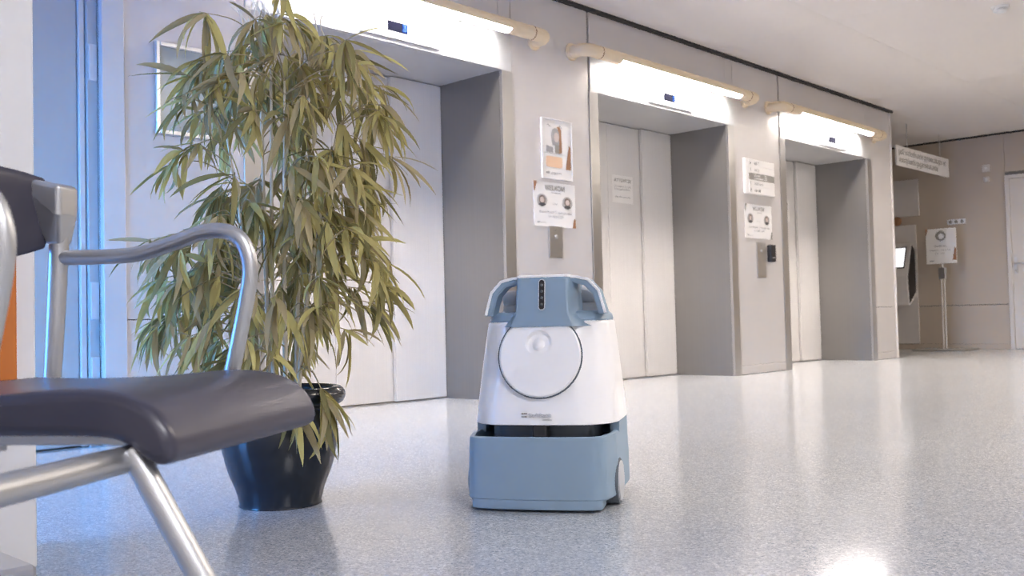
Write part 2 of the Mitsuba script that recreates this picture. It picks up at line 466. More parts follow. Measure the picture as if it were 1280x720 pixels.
for i, (x0, x1, e0, e1) in enumerate(TUBES):
    t = thing('light_tube', TLAB[i], 'lamp', 'light tubes over the elevators')
    q = .075
    arcp = [(q - q * math.cos(u), D - .012 - (D - .012 - TY - q) - q * math.sin(u)) for u in np.linspace(0, PI / 2, 8)]
    left = [(x0, D - .012, TUBEZ)] + [(x0 + a_, TY + q - q * math.sin(u), TUBEZ) for a_, u in [(q - q * math.cos(u), u) for u in np.linspace(0, PI / 2, 8)]] + [(x0 + .16, TY, TUBEZ)]
    right = [(2 * 0 + x1 - (p[0] - x0), p[1], p[2]) for p in left]
    part('elbow', tube(left, TR, 20), CREAM, t, smooth=40)
    part('elbow', tube(right, TR, 20), CREAM, t, smooth=40)
    for xx in (x0, x1):
        part('flange', move(lathe([(0, 0), (.060, 0), (.062, .004), (.060, .016), (.05, .020), (0, .020)], 28), facing_front(xx, D - .001, TUBEZ)), CREAM, t, smooth=30)
    for xx in (x0 + .16, x1 - .16):
        part('collar', move(lathe([(TR + .0015, -.004), (TR + .0015, .004)], 28), M4([[0, 0, 1, xx], [1, 0, 0, TY], [0, 1, 0, TUBEZ], [0, 0, 0, 1]])), KNOBW, t)
    full = [(x0 + .16, e0), (e1, x1 - .16)]
    part('housing', cat(arc_shell(x0 + .16, e0, 0, 359.9, TR, .004, 28), arc_shell(e1, x1 - .16, 0, 359.9, TR, .004, 28), arc_shell(e0, e1, 150, 388, TR, .004, 22)), CREAM, t, smooth=40)
    dm = arc_shell(e0, e1, 28, 150, TR - .001, .003, 14)
    s = mikit.ply(dm, WHITE, smooth=False)
    s['emitter'] = {'type': 'area', 'radiance': {'type': 'rgb', 'value': list(TUBE)}}
    put('diffuser', s, t, label='glowing diffuser strip')

# ceiling lamps (outside the frame)
CL = ['cool white square ceiling lamp behind the chair, towards the rear wall', 'warm square ceiling lamp nearest to the robot', 'warm square ceiling lamp in the middle of the hall', 'warm square ceiling lamp nearest to the white door']
for k, (x, y, col) in enumerate(CEIL_LAMPS):
    t = thing('ceiling_lamp', CL[k], 'lamp', 'ceiling lamps')
    part('frame', cat(box(x - .64, x + .64, y - .64, y - .6, C - .03, C), box(x - .64, x + .64, y + .6, y + .64, C - .03, C), box(x - .64, x - .6, y - .6, y + .6, C - .03, C), box(x + .6, x + .64, y - .6, y + .6, C - .03, C)), WHITE, t)
    s = mikit.ply(trimesh.Trimesh([[x - .6, y - .6, C - .02], [x - .6, y + .6, C - .02], [x + .6, y + .6, C - .02], [x + .6, y - .6, C - .02]], [[0, 1, 2], [0, 2, 3]], process=False), WHITE)
    s['emitter'] = {'type': 'area', 'radiance': {'type': 'rgb', 'value': list(col)}}
    put('diffuser', s, t)

# ------------------------------------------------------------------ things on the lift wall
def disc(w, h, cx, cy, z=0.0008, d=.0006):
    m = prism(affinity.scale(Point(0, 0).buffer(1, quad_segs=8), w / 2, h / 2), d)
    m.apply_translation((cx, cy, z))
    return m


def poly(pts, z=.0008, d=.0006):
    m = prism(Polygon(pts), d)
    m.apply_translation((0, 0, z))
    return m


def portrait(parent, cx, cy, w, h, tf):
    p = part('portrait', move(disc(w, h, cx, cy), tf), OVAL, parent, label='oval portrait print')
    part('hair', move(disc(w * .62, h * .66, cx, cy + h * .06, .0014), tf), HAIR, p)
    part('face', move(disc(w * .42, h * .46, cx, cy + h * .04, .0020), tf), SKIN, p)
    part('shoulders', move(poly([(cx - w * .36, cy - h * .34), (cx - w * .2, cy - h * .2), (cx + w * .2, cy - h * .2), (cx + w * .36, cy - h * .34), (cx, cy - h * .48)], .0020), tf), INK, p)


# glass fronted frame on the left
t = thing('notice_frame', 'empty grey notice board in a slim aluminium frame, left of the bamboo', 'frame')
fx0, fx1, fz0, fz1 = 2.195, 2.56, 1.452, 1.897
part('board', box(fx0 + .012, fx1 - .012, D - .014, D - .001, fz0 + .012, fz1 - .012), BOARD, t)
part('frame', cat(bbox(fx0, fx0 + .022, D - .026, D - .001, fz0, fz1, .004), bbox(fx1 - .022, fx1, D - .026, D - .001, fz0, fz1, .004), bbox(fx0 + .022, fx1 - .022, D - .026, D - .001, fz0, fz0 + .022, .004), bbox(fx0 + .022, fx1 - .022, D - .026, D - .001, fz1 - .022, fz1, .004)), ALU, t)

# picture poster with a patient and a couch
tf = facing_front(4.955, D - .001, 1.487)
t = thing('poster', 'tall poster with a woman picture in a clear frame, above the WELKOM sheet', 'poster')
part('sheet', move(box(0, .318, 0, .418, 0, .010), tf), PAPER, t)
tf = facing_front(4.955, D - .0112, 1.487)
part('frame', move(cat(plate(0, .318, .412, .418, 0, .006), plate(0, .318, 0, .006, 0, .006), plate(0, .006, .006, .412, 0, .006), plate(.312, .318, .006, .412, 0, .006)), tf), WHITE, t)
part('hair_print', move(poly([(.150, .205), (.172, .34), (.160, .365), (.185, .372), (.205, .35), (.210, .19), (.180, .18)]), tf), BROWN, t)
part('figure_print', move(cat(disc(.085, .115, .142, .300, .0015), poly([(.10, .27), (.185, .27), (.18, .235), (.11, .235)], .0021)), tf), INKL, t)
part('face_print', move(disc(.050, .07, .152, .292, .0024), tf), SKIN, t)
part('box_print', move(poly([(.135, .185), (.178, .18), (.178, .24), (.135, .242)], .0024), tf), GREYP, t)
part('cabinet_print', move(poly([(.045, .185), (.115, .183), (.115, .22), (.045, .23)], .0012), tf), INKL, t)
part('line_print', move(cat(poly([(.01, .178), (.262, .174), (.262, .176), (.01, .181)]), poly([(.06, .375), (.095, .358), (.1, .362), (.066, .38)]), poly([(.185, .377), (.21, .358), (.215, .362), (.19, .381)])), tf), INKL, t)
part('couch_print', move(prism(rrect(.17, .075, .015, .125, .12), .0006), tf @ M4([[1, 0, 0, 0], [0, 1, 0, 0], [0, 0, 1, .0014], [0, 0, 0, 1]])), PEACH, t)
part('wedge_print', move(poly([(.245, .075), (.300, .078), (.300, .235), (.285, .245)], .0018), tf), BROWN, t)
part('logo_print', move(cat(plate(.04, .075, .035, .050), plate(.09, .2, .043, .047), plate(.09, .16, .034, .038)), tf), INKL, t)


def welcome(x, z, w, h, label, detail):
    t = thing('welcome_sheet', label, 'sign', 'welcome sheets beside the call panels')
    part('sheet', move(box(0, w, 0, h, 0, .004), facing_front(x, D - .001, z)), PAPER, t)
    tf = facing_front(x, D - .0052, z)
    part('corner_print', move(poly([(0, h), (.035, h), (.012, h - .065), (0, h - .065)]), tf), BROWN if detail else GREYP, t)
    part('corner_print', move(poly([(w, 0), (w - .035, 0), (w - .018, .065), (w, .065)]), tf), BROWN if detail else GREYP, t)
    part('title', move(text('WELKOM', .034, cx=w * .5, y=h * .82, bold=True), tf), GREYP, t)
    for m in (text('houd afstand', .012, cx=w * .52, y=h * .755), text('maximaal 2 personen', .019, cx=w * .52, y=h * .30, width=w * .78), text('in deze lift', .019, cx=w * .52, y=h * .205, width=w * .36), text('1,5 m', .013, cx=w * .5, y=h * .50)):
        part('lettering', move(m, tf), INKL, t)
    part('logo_print', move(cat(plate(w * .07, w * .13, h * .075, h * .105), plate(w * .14, w * .28, h * .08, h * .088)), tf), INKL, t)
    portrait(t, w * .19, h * .58, .105, .088, tf)
    portrait(t, w * .80, h * .565, .105, .088, tf)


welcome(4.868, 1.158, .434, .305, 'white WELKOM sheet with two oval portraits, left of the middle elevator', True)
welcome(7.629, 1.200, .475, .302, 'white WELKOM sheet with two oval portraits, under the directory board', False)

# directory board between the middle and the right lift
t = thing('directory_board', 'white floor directory board of five strips, the third dark grey', 'sign')
part('back', move(bbox(0, .52, 0, .312, 0, .02, .002), facing_front(7.626, D - .001, 1.59)), PAPER, t)
tf = facing_front(7.626, D - .0212, 1.59)
rows = [('4', 'Afd. C', PAPER, INK), ('3', 'Afd. B', PAPER, INKL), ('2', '', GREYP, PAPER), ('1', 'Poli B en C', PAPER, INKL), ('0', 'Hal  Uit', PAPER, INK)]
for k, (nr, word, m, ink) in enumerate(rows):
    z1 = .306 - k * .0605
    s_ = part('strip', move(bbox(.062, .512, z1 - .056, z1, 0, .006, .001), tf), m, t, label='dark grey strip' if k == 2 else None)
    up = tf @ M4([[1, 0, 0, 0], [0, 1, 0, 0], [0, 0, 1, .0062], [0, 0, 0, 1]])
    if k != 2:
        part('number', move(text(nr, .026, x=.075, y=z1 - .042, bold=True), up), ink, s_)
        part('word', move(text(word, .022, x=.15, y=z1 - .040, bold=True), up), ink, s_)
    else:
        part('word', move(text('U bent', .017, x=.15, y=z1 - .025, bold=True, width=.10), up), ink, s_)
        part('word', move(text('op verdieping 3', .017, x=.15, y=z1 - .050, bold=True, width=.17), up), ink, s_)
        part('number', move(text('3', .040, x=.335, y=z1 - .048, bold=True), up), ink, s_)

# call panels
for x, z0, z1, w, lab in [(5.012, .945, 1.165, .143, 'steel call button plate under the WELKOM sheet, left of the middle elevator'), (7.816, .845, 1.168, .150, 'steel call button plate beside the black card reader, left of the rightmost elevator')]:
    t = thing('call_panel', lab, 'button panel', 'call button plates')
    part('plate', bbox(x, x + w, D - .010, D - .001, z0, z1, .002), STRIP, t)
    part('button', move(lathe([(0, 0), (.015, 0), (.015, .004), (.012, .006), (0, .006)], 24), facing_front(x + w / 2, D - .010, z1 - .075)), ALU, t, smooth=30)
    part('engraving', move(text('LIFT', .010, cx=x + w / 2, y=z1 - .035), facing_front(0, D - .0101, 0)), INKL, t)
t = thing('card_reader', 'small black card reader box beside the steel call plate', 'card reader')
part('body', rbox(8.005, 8.095, D - .045, D - .001, .994, 1.15, .010), BLACK, t, smooth=40)
part('slot', box(8.02, 8.08, D - .0465, D - .044, 1.03, 1.036), INKL, t)

# notices on lift doors
NOT = [(3.76, 1.475, .0, 'white ATTENTIE paper on the leftmost elevator door, behind the bamboo leaves'), (6.553, 1.498, .0, 'white ATTENTIE paper on the middle elevator door'), (9.36, 1.50, .0, 'white ATTENTIE paper on the rightmost elevator door, at its left edge')]
for x, z, o, lab in NOT:
    t = thing('door_notice', lab, 'notice', 'notices on the elevator doors')
    w, h = .285, .235
    yy = D + R + .035
    part('sheet', move(box(0, w, 0, h, 0, .002), facing_front(x, yy - .0005, z)), PAPER, t)
    tf = facing_front(x, yy - .0027, z)
    part('title', move(text('ATTENTIE', .026, cx=w / 2, y=h - .055, bold=True, width=w * .84), tf), GREYP, t)
    for m in (text('Bij brand de lift', .014, x=.025, y=h - .100, width=w * .8), text('niet gebruiken', .014, x=.025, y=h - .125, width=w * .78), text('Bel de receptie', .015, x=.035, y=.045, width=w * .75)):
        part('lettering', move(m, tf), INKL, t)

# ------------------------------------------------------------------ things at the end wall
t = thing('hanging_sign', 'white hanging sign with two lines of lettering beyond the end of the elevator wall', 'sign')
SX0, SX1, SY = 11.45, 13.14, 4.56
zc = lambda x: 2.478
part('board', bbox(SX0, SX1, SY, SY + .02, 2.24, 2.480, .003), PAPER, t)
for line, yy, ww in (('poli verloskunde gynaecologie en', .140, 1.53), ('voortplantingsgeneeskunde', .045, 1.24)):
    part('lettering', move(text(line, .066, x=.06, y=yy, bold=True, width=ww), facing_front(SX0, SY - .0005, 2.24)), GREYP, t)
for x in (SX0 + .35, SX1 - .28):
    part('rod', tube([(x, SY + .01, 2.475), (x, SY + .01, C - .001)], .007, 8), STRIP, t)

t = thing('wall_board', 'pale blank board on the end wall above the kiosk', 'board')
part('board', bbox(E - .022, E - .001, 5.045, 5.72, 1.80, 2.30, .003), DOORF, t)
t = thing('backing_board', 'tall pale board on the end wall behind the kiosk', 'board')
part('panel', bbox(E - .020, E - .001, 5.10, 5.90, .072, 1.685, .003), DOORF, t)
t = thing('wooden_ball', 'brown round wooden ball on the end wall between two pale boards', 'ball')
part('ball', move(lathe([(0, 0), (.02, 0), (.022, .02), (.05, .03), (.062, .05), (.05, .072), (.02, .082), (0, .083)], 28), facing_left(E - .001, 5.335, 1.745)), KNOBW, t, smooth=40)

t = thing('kiosk', 'white check-in kiosk with a slanted screen on the end wall', 'kiosk')
prof = [(.0, .72), (.0, 1.36), (.10, 1.435), (.135, 1.425), (.31, .985), (.275, .60), (.22, .59)]
ky0, ky1 = 5.125, 5.52
kx = E - .0205
body = prism(Polygon(prof), ky1 - ky0)
part('body', move(body, M4([[-1, 0, 0, kx], [0, 0, 1, ky0], [0, 1, 0, 0], [0, 0, 0, 1]])), KIOSKW, t)
part('side_cover', move(prism(Polygon([(.01, .78), (.01, 1.34), (.10, 1.40), (.265, .98), (.235, .62)]), .006), M4([[-1, 0, 0, kx], [0, 0, 1, ky0 - .0062], [0, 1, 0, 0], [0, 0, 0, 1]])), BLACK, t, label='black side')
nrm = np.array([-(1.425 - .985), 0, 0]); a_, b_ = np.array([kx - .135, 1.425]), np.array([kx - .31, .985])
dirv = (b_ - a_) / np.linalg.norm(b_ - a_); out = np.array([dirv[1], -dirv[0]])
if out[0] > 0: out = -out


def kq(u0, u1, y0, y1, o, th):
    p0, p1 = a_ + dirv * u0, a_ + dirv * u1
    pts = [np.array([q[0] + out[0] * k, y, q[1] + out[1] * k]) for q in (p0, p1) for y in (y0, y1) for k in (o, o + th)]
    return trimesh.convex.convex_hull(np.array(pts))


sc = part('bezel', kq(.05, .36, ky0 + .04, ky1 - .04, .0005, .004), BLACK, t)
s = mikit.ply(kq(.065, .345, ky0 + .055, ky1 - .055, .005, .0015), WHITE)
s['emitter'] = {'type': 'area', 'radiance': {'type': 'rgb', 'value': [0.55, 0.56, 0.58]}}
put('screen', s, sc, label='lit screen')

t = thing('sign_stand', 'floor stand with a white information sign on a thin pole', 'sign stand')
px, py = 13.0, 4.64
part('base_plate', rbox(px - .26, px + .26, py - .33, py + .33, .001, .022, .008), GREYP, t, smooth=40)
part('pole', cat(tube([(px, py - .018, .018), (px, py - .018, 1.0)], .011, 12), tube([(px, py + .018, .018), (px, py + .018, 1.0)], .011, 12)), DOORF, t, smooth=40)
part('clamp', rbox(px - .03, px + .03, py - .045, py + .045, .92, 1.07, .008), STRIP, t, smooth=40)
part('neck', tube([(px, py, 1.05), (px - .01, py, 1.14)], .016, 12), DOORF, t, smooth=40)
bd = part('board', bbox(px - .025, px - .008, py - .19, py + .19, 1.118, 1.575, .003), PAPER, t)
tf = facing_left(px - .0252, py + .19, 1.118)
part('circle_print', move(prism(Point(.19, .36).buffer(.065).difference(Point(.195, .355).buffer(.035)), .0008), tf), GREYP, bd)
part('corner_print', move(cat(poly([(0, .457), (.03, .457), (.01, .38), (0, .38)]), poly([(.38, .04), (.33, .04), (.36, .2), (.38, .2)])), tf), BROWN, bd)
for m in (text('Welkom', .030, cx=.18, y=.215), text('Meld u aan bij', .022, cx=.18, y=.165, width=.26), text('de zuil', .022, cx=.18, y=.125, width=.13)):
    part('lettering', move(m, tf), INKL, bd)
part('logo_print', move(plate(.04, .1, .03, .045), tf), INKL, bd)

t = thing('socket_strip', 'white triple wall socket strip above the sign stand', 'socket')
sp = part('plate', bbox(E - .020, E - .001, 4.455, 4.685, 1.645, 1.712, .004), WHITE, t)
for k in range(3):
    part('socket', move(lathe([(0, 0), (.022, 0), (.020, .002), (0, .001)], 20), facing_left(E - .0202, 4.645 - k * .075, 1.678)), GREYP, sp)
for z, s_, lab in [(2.335, .095, 'upper white square box high on the end wall'), (2.19, .07, 'lower and smaller white square box high on the end wall')]:
    t = thing('wall_box', lab, 'wall box', 'square boxes on the end wall')
    part('cover', bbox(E - .03, E - .001, 4.175 - s_ / 2, 4.175 + s_ / 2, z - s_ / 2, z + s_ / 2, .006), DOORF, t)
    part('lens', move(lathe([(0, 0), (.018, 0), (.015, .004), (0, .006)], 20), facing_left(E - .030, 4.175, z)), WHITE, t, smooth=40)

t = thing('smoke_detector', 'round white smoke detector on the ceiling', 'smoke detector')
flip = M4([[1, 0, 0, 7.762], [0, -1, 0, 2.282], [0, 0, -1, C], [0, 0, 0, 1]])
part('base', move(lathe([(0, .001), (.062, .001), (.062, .014), (.055, .018), (0, .018)], 36), flip), WHITE, t, smooth=30)
part('cap', move(lathe([(.040, .018), (.040, .026), (.050, .027), (.048, .038), (.03, .048), (0, .050)], 36), flip), WHITE, t, smooth=30)
part('slot', move(lathe([(.0395, .019), (.0405, .026)], 36), flip), INK, t)

# ------------------------------------------------------------------ column at the left edge
t = thing('column', 'white square column behind the chair at the left edge', 'column')
part('shaft', bbox(.36, .862, 2.30, 2.58, 0, C - .001, .004), COLUMN, t)
t = thing('floor_box', 'low grey skirting box at the foot of the white column', 'floor box')
part('cover', bbox(.30, .772, 2.06, 2.298, .001, .062, .008), ALU, t)
t = thing('orange_panel', 'orange panel on the white column behind the chair back', 'panel')
part('panel', bbox(.375, .815, 2.279, 2.299, .398, .78, .004), ORANGE, t)

# ------------------------------------------------------------------ chair in the foreground
CO = np.array([0.69933, 1.73295]); CF = np.array([0.53769, -0.84293]); CT = np.array([-0.84293, -0.53769])
CH = M4([[CF[0], CT[0], 0, CO[0]], [CF[1], CT[1], 0, CO[1]], [0, 0, 1, 0], [0, 0, 0, 1]])       # local (s forward, t sideways, z)
FIX = np.linalg.det(CH[:3, :3]) < 0


def chair_part(name, m, mt, parent, **k):
    m = m.copy()
    m.vertices = m.vertices @ CH[:3, :3].T + CH[:3, 3]
    if FIX:
        m.faces = m.faces[:, ::-1]
    return part(name, m, mt, parent, **k)


ch = thing('bench_chair', 'dark purple-grey bench seat with metal armrests in the foreground', 'chair')
top = smooth_path([(-.02, .452), (.10, .449), (.22, .452), (.32, .459), (.39, .457), (.44, .441), (.468, .415), (.478, .390)], 5)
bot = smooth_path([(.474, .374), (.458, .368), (.438, .376), (.415, .392), (.37, .401), (.22, .402), (.10, .402), (-.02, .405)], 5)
prof = Polygon(np.vstack([top, bot])).buffer(-.006).buffer(.006)


def section(tv, inset):
    p = prof.buffer(-inset)
    r = ring(p, 120)
    return np.column_stack([r[:, 0], np.full(len(r), tv), r[:, 1]])


t0, t1 = .035, .480
secs = [(t0, .014), (t0 + .002, .009), (t0 + .006, .004), (t0 + .012, .001), (t0 + .02, 0), (.26, 0), (t1 - .02, 0), (t1 - .012, .001), (t1 - .006, .004), (t1 - .002, .009), (t1, .014)]


def seat_mesh():
    rings = [section(a, b) for a, b in secs]
    n = len(rings[0])
    m = loft(rings, False, False)
    caps = []
    for k, (tv, ins) in ((0, secs[0]), (1, secs[-1])):
        pl = Polygon(rings[0 if k == 0 else -1][:, [0, 2]])
        v, f = trimesh.creation.triangulate_polygon(pl, engine='earcut')
        caps.append(trimesh.Trimesh(np.column_stack([v[:, 0], np.full(len(v), tv), v[:, 1]]), f, process=False))
    m = cat(m, *caps)
    m.merge_vertices()
    trimesh.repair.fix_normals(m)
    return m


seat = seat_mesh()
chair_part('seat', seat, VINYL, ch, smooth=50, label='dark purple-grey padded seat with a drooping front edge')
# backrest: bowed pad between the two rear posts
tt = np.linspace(.012, .578, 27)


def back_section(t):
    u = (t - .295) / .295
    s0 = -.035 - .075 * (1 - u * u)
    h = .058 + .030 * (1 - u ** 4)
    zc_ = .735 - .012 * (1 - u * u)
    th = .016
    pts = []
    for a in np.linspace(0, 2 * PI, 40, endpoint=False):
        c, s = math.cos(a), math.sin(a)
        pts.append((s0 + th * np.sign(c) * abs(c) ** .6, t, zc_ + h * np.sign(s) * abs(s) ** .45))
    return np.array(pts)


bk = loft([back_section(t) for t in tt])
trimesh.repair.fix_normals(bk)
chair_part('backrest', bk, VINYL, ch, smooth=45, label='dark bowed backrest pad')
for t_ in (0, .59):
    sg = 1 if t_ == 0 else -1
    sph = trimesh.creation.icosphere(subdivisions=2, radius=.010).vertices
    pts = [(-.062, .786), (.006, .772), (.005, .730), (-.006, .688), (-.018, .688)]
    hull = trimesh.convex.convex_hull(np.vstack([sph + [s, t_ + sg * o_, z] for s, z in pts for o_ in ((-.010, .010) if z < .7 else (-.010, .026))]))
    chair_part('bracket', hull, CHROME, ch, smooth=40, label='cast metal bracket')
    chair_part('post', tube(smooth_path([(-.010, t_, .70), (-.016, t_, .60), (-.024, t_, .48), (-.03, t_, .41)]), np.linspace(.0165, .0140, 25), 18), CHROME, ch, smooth=40)
    arm = [(-.006, t_, .656), (.06, t_, .655), (.136, t_, .657), (.200, t_, .672), (.262, t_, .690), (.302, t_, .690), (.329, t_, .676), (.343, t_, .648), (.346, t_, .615), (.338, t_, .57), (.322, t_, .50), (.308, t_, .44), (.303, t_, .405)]
    chair_part('armrest', tube(smooth_path(arm, 5), .0132, 18), CHROME, ch, smooth=40, label='bent metal tube armrest')
    chair_part('side_rail', tube([(-.03, t_, .405), (.31, t_, .405)], .011, 14), CHROME, ch, smooth=40)
    for s in (.0, .27):
        chair_part('seat_bracket', box(s, s + .04, min(t_, t_ + sg * .05), max(t_, t_ + sg * .05), .396, .402), CHROME, ch)
# beam and legs
chair_part('beam', tube([(.405, .06, .374), (.405, 1.06, .374)], .0165, 18), CHROME, ch, smooth=40, label='metal beam under the front of the seat')
chair_part('seat_bar', bbox(.02, .40, .40, .44, .388, .402, .002), CHROME, ch)
chair_part('seat_bar', bbox(.02, .40, .10, .14, .388, .402, .002), CHROME, ch)
for t_ in (.46, 1.02):
    chair_part('leg', tube([(.415, t_, .385), (.635, t_, .012)], .0155, 16), CHROME, ch, smooth=40)
    chair_part('foot', tube([(.629, t_, .023), (.642, t_, .001)], .018, 14), BLACK, ch, smooth=40)
for t_ in (1.02,):
    chair_part('leg', tube([(.405, t_, .374), (.02, t_, .012)], .0125, 16), CHROME, ch, smooth=40)
    chair_part('foot', tube([(.028, t_, .021), (.016, t_, .001)], .015, 14), BLACK, ch, smooth=40)

# ------------------------------------------------------------------ cleaning robot
RO = np.array([1.982, 1.812]); RX = np.array([0.5, -0.8660254]); RY = np.array([0.8660254, 0.5])
BX = .014         # the body stands a little to the right on the base
RB = M4([[RX[0], RY[0], 0, RO[0]], [RX[1], RY[1], 0, RO[1]], [0, 0, 1, 0], [0, 0, 0, 1]])       # local x right, y back, z up


def rp(name, m, mt, parent, **k):
    return part(name, move(m, RB), mt, parent, **k)


rb = thing('cleaning_robot', 'white and grey-blue floor cleaning robot standing alone on the floor', 'robot')
foot = Polygon([(-.192, .014), (-.1, .004), (0, 0), (.1, .004), (.192, .014), (.215, .13), (.218, .38), (.18, .45), (-.18, .45), (-.218, .38), (-.215, .13)]).buffer(-.055).buffer(.055, quad_segs=16)
fr = lambda b, z: zring(foot.buffer(b), z)
rp('base', loft([fr(-.012, .030), fr(-.004, .031), fr(0, .036), fr(-.001, .12), fr(-.004, .196), fr(-.006, .203), fr(-.011, .206), fr(-.020, .205), fr(-.026, .19), fr(-.030, .165)], True, True), RGREY, rb, smooth=35, label='grey-blue base with a wrap-around front')
skirt = foot.intersection(sbox(-.186, -.1, .186, .10)).buffer(-.006).buffer(.004)
rp('skirt', loft([zring(skirt.buffer(-.002), .008), zring(skirt, .012), zring(skirt, .034)]), RGREY, rb, smooth=35)
rp('deck', loft([zring(foot.buffer(-.034), .16), zring(foot.buffer(-.034), .172)]), RDARK, rb)
rp('underside', loft([zring(foot.buffer(-.05), .012), zring(foot.buffer(-.05), .034)]), RDARK, rb)
neck = rrect(.30, .28, .08, 0, .23)
# the base rises at the back and the rear sides
rear = foot.buffer(-.004).difference(foot.buffer(-.030)).intersection(sbox(-.3, .20, .3, .5))
rp('rear_rim', move(prism(rear, .045), M4([[1, 0, 0, 0], [0, 1, 0, 0], [0, 0, 1, .198], [0, 0, 0, 1]])), RGREY, rb)
rp('neck', loft([zring(neck, .168), zring(neck, .242)]), RDARK, rb, smooth=35)
rp('connector', cat(rbox(-.006, .034, .022, .075, .168, .240, .006), rbox(-.022, .050, .018, .07, .168, .196, .004)), BLACK, rb, smooth=40, label='black connector between base and body')
# white body shell, narrowing upward
def body_poly(z):
    u = (z - .225) / (.522 - .225)
    w = .418 - .050 * u - .010 * u * u
    d = .410 - .070 * u
    y0 = .016 + .050 * u + .006 * u * u
    return affinity.translate(Polygon([(-w / 2, y0 + .020), (-w / 4, y0 + .005), (0, y0), (w / 4, y0 + .005), (w / 2, y0 + .020), (w / 2, y0 + d), (-w / 2, y0 + d)]).buffer(-.12).buffer(.12, quad_segs=20), BX)


def body_y0(z):
    u = (z - .225) / (.522 - .225)
    return .016 + .050 * u + .006 * u * u


sec = [zring(body_poly(.235).buffer(-.020), .236), zring(body_poly(.235).buffer(-.006), .2355), zring(body_poly(.235).buffer(-.001), .238)]
sec += [zring(body_poly(z), z) for z in np.linspace(.242, .514, 14)]
sec += [zring(body_poly(.518).buffer(-.001), .519), zring(body_poly(.522).buffer(-.004), .522), zring(body_poly(.522).buffer(-.010), .523)]
rp('body', loft(sec), SHELL, rb, smooth=35, label='glossy white body shell')
# shoulder: grey collar on top of the body
col = [zring(body_poly(.522).buffer(-.006), .522), zring(body_poly(.522).buffer(-.003), .526), zring(body_poly(.54).buffer(-.004), .540), zring(body_poly(.545).buffer(-.012), .548), zring(body_poly(.55).buffer(-.03), .551)]
rp('collar', loft(col), RGREY, rb, smooth=35)
# round lid, on a plane leaning back with the body
lean = math.atan2(body_y0(.52) - body_y0(.31), .21)
LC = np.array([.016, body_y0(.426) - .0035, .426])


def lid_tf(o=0):
    """drawing xy -> the lid plane; +z toward the front."""
    ca, sa = math.cos(lean), math.sin(lean)
    m = np.eye(4)
    m[:3, 0] = (1, 0, 0)
    m[:3, 1] = (0, sa, ca)
    m[:3, 2] = (0, -ca, sa)
    m[:3, 3] = LC + m[:3, 2] * o
    return m


LR = .1165
def lid_mesh():
    """A shallow dome with a thumb recess: deep under its upper rim, running out flat below, with a small tongue."""
    nr, na = 46, 120
    rr = np.concatenate([np.linspace(0, LR - .004, nr), [LR - .0012, LR, LR]])
    ang = np.arange(na) * 2 * PI / na
    x, y = rr[:, None] * np.cos(ang), rr[:, None] * np.sin(ang)
    z = .0105 - .0015 * (rr / LR)[:, None] ** 2 + 0 * x
    z[-3], z[-2], z[-1] = .0072, .005, -.05
    gx, gy = x + .004, y - .034
    q = np.hypot(gx, gy) / .038
    ed = np.clip((1 - q) / .22, 0, 1)
    ed = ed * ed * (3 - 2 * ed)
    deep = .011 * ed * np.clip(.5 + gy / .05, 0, 1)
    tongue = .010 * np.clip(1 - np.hypot(gx / .016, (gy + .002) / .018), 0, 1) ** .6
    z[:nr] += (-deep + tongue * ed)[:nr]
    return loft([np.column_stack([x[i], y[i], z[i]]) for i in range(len(rr))][::-1], True, False)


lid = rp('lid', move(lid_mesh(), lid_tf(0)), SHELL, rb, smooth=50, label='round white lid with a moulded thumb recess')
rp('lid_groove', move(lathe([(LR + .0035, .0), (LR + .0035, .0062), (LR + .0002, .0062)], 96), lid_tf(0)), RDARK, rb, label='thin dark ring round the lid')
# head with sensor window
HX = .022
hp = lambda wf, wb, yf, yb: affinity.translate(Polygon([(-wf, yf), (wf, yf), (wb, yf + .075), (wb, yb), (-wb, yb), (-wb, yf + .075)]).buffer(-.006).buffer(.006, quad_segs=6), HX)
rp('head', loft([zring(hp(.090, .150, .050, .24), .508), zring(hp(.078, .112, .053, .24), .536), zring(hp(.0745, .094, .055, .24), .550), zring(hp(.073, .088, .070, .23), .640), zring(hp(.072, .087, .074, .23), .646), zring(hp(.066, .08, .080, .22), .650)]), RGREY, rb, smooth=30, label='grey-blue head block')
rp('head_cap', loft([zring(hp(.073, .088, .0735, .23), .6465), zring(hp(.073, .088, .0735, .23), .651), zring(hp(.068, .08, .080, .22), .654)]), SHELL, rb, smooth=30)
hl = math.atan2(.016, .095)


def head_tf(x, z):
    ca, sa = math.cos(hl), math.sin(hl)
    m = np.eye(4)
    m[:3, 1] = (0, sa, ca)
    m[:3, 2] = (0, -ca, sa)
    m[:3, 3] = (x, .054 + (z - .545) * .016 / .095, z)
    return m


sw = rp('sensor_window', move(bprism(rrect(.020, .090, .010), .004, .001), head_tf(HX, .597)), RGREYL, rb)
rp('glass', move(bprism(rrect(.0145, .084, .0072), .0046, .0005), head_tf(HX, .597)), BLACK, sw)
for z in (.027, .009, -.009, -.028):
    rp('lens', move(lathe([(0, .0062), (.0028, .0058), (.0046, .0046)], 20), head_tf(HX, .597) @ M4([[1, 0, 0, 0], [0, 1, 0, z], [0, 0, 1, 0], [0, 0, 0, 1]])), mat('lens_%d' % int(1000 * z + 100), (0.05, 0.06, 0.065) if z > -.02 else (0.03, 0.035, 0.04), .08, coat=1.0), sw, smooth=40)
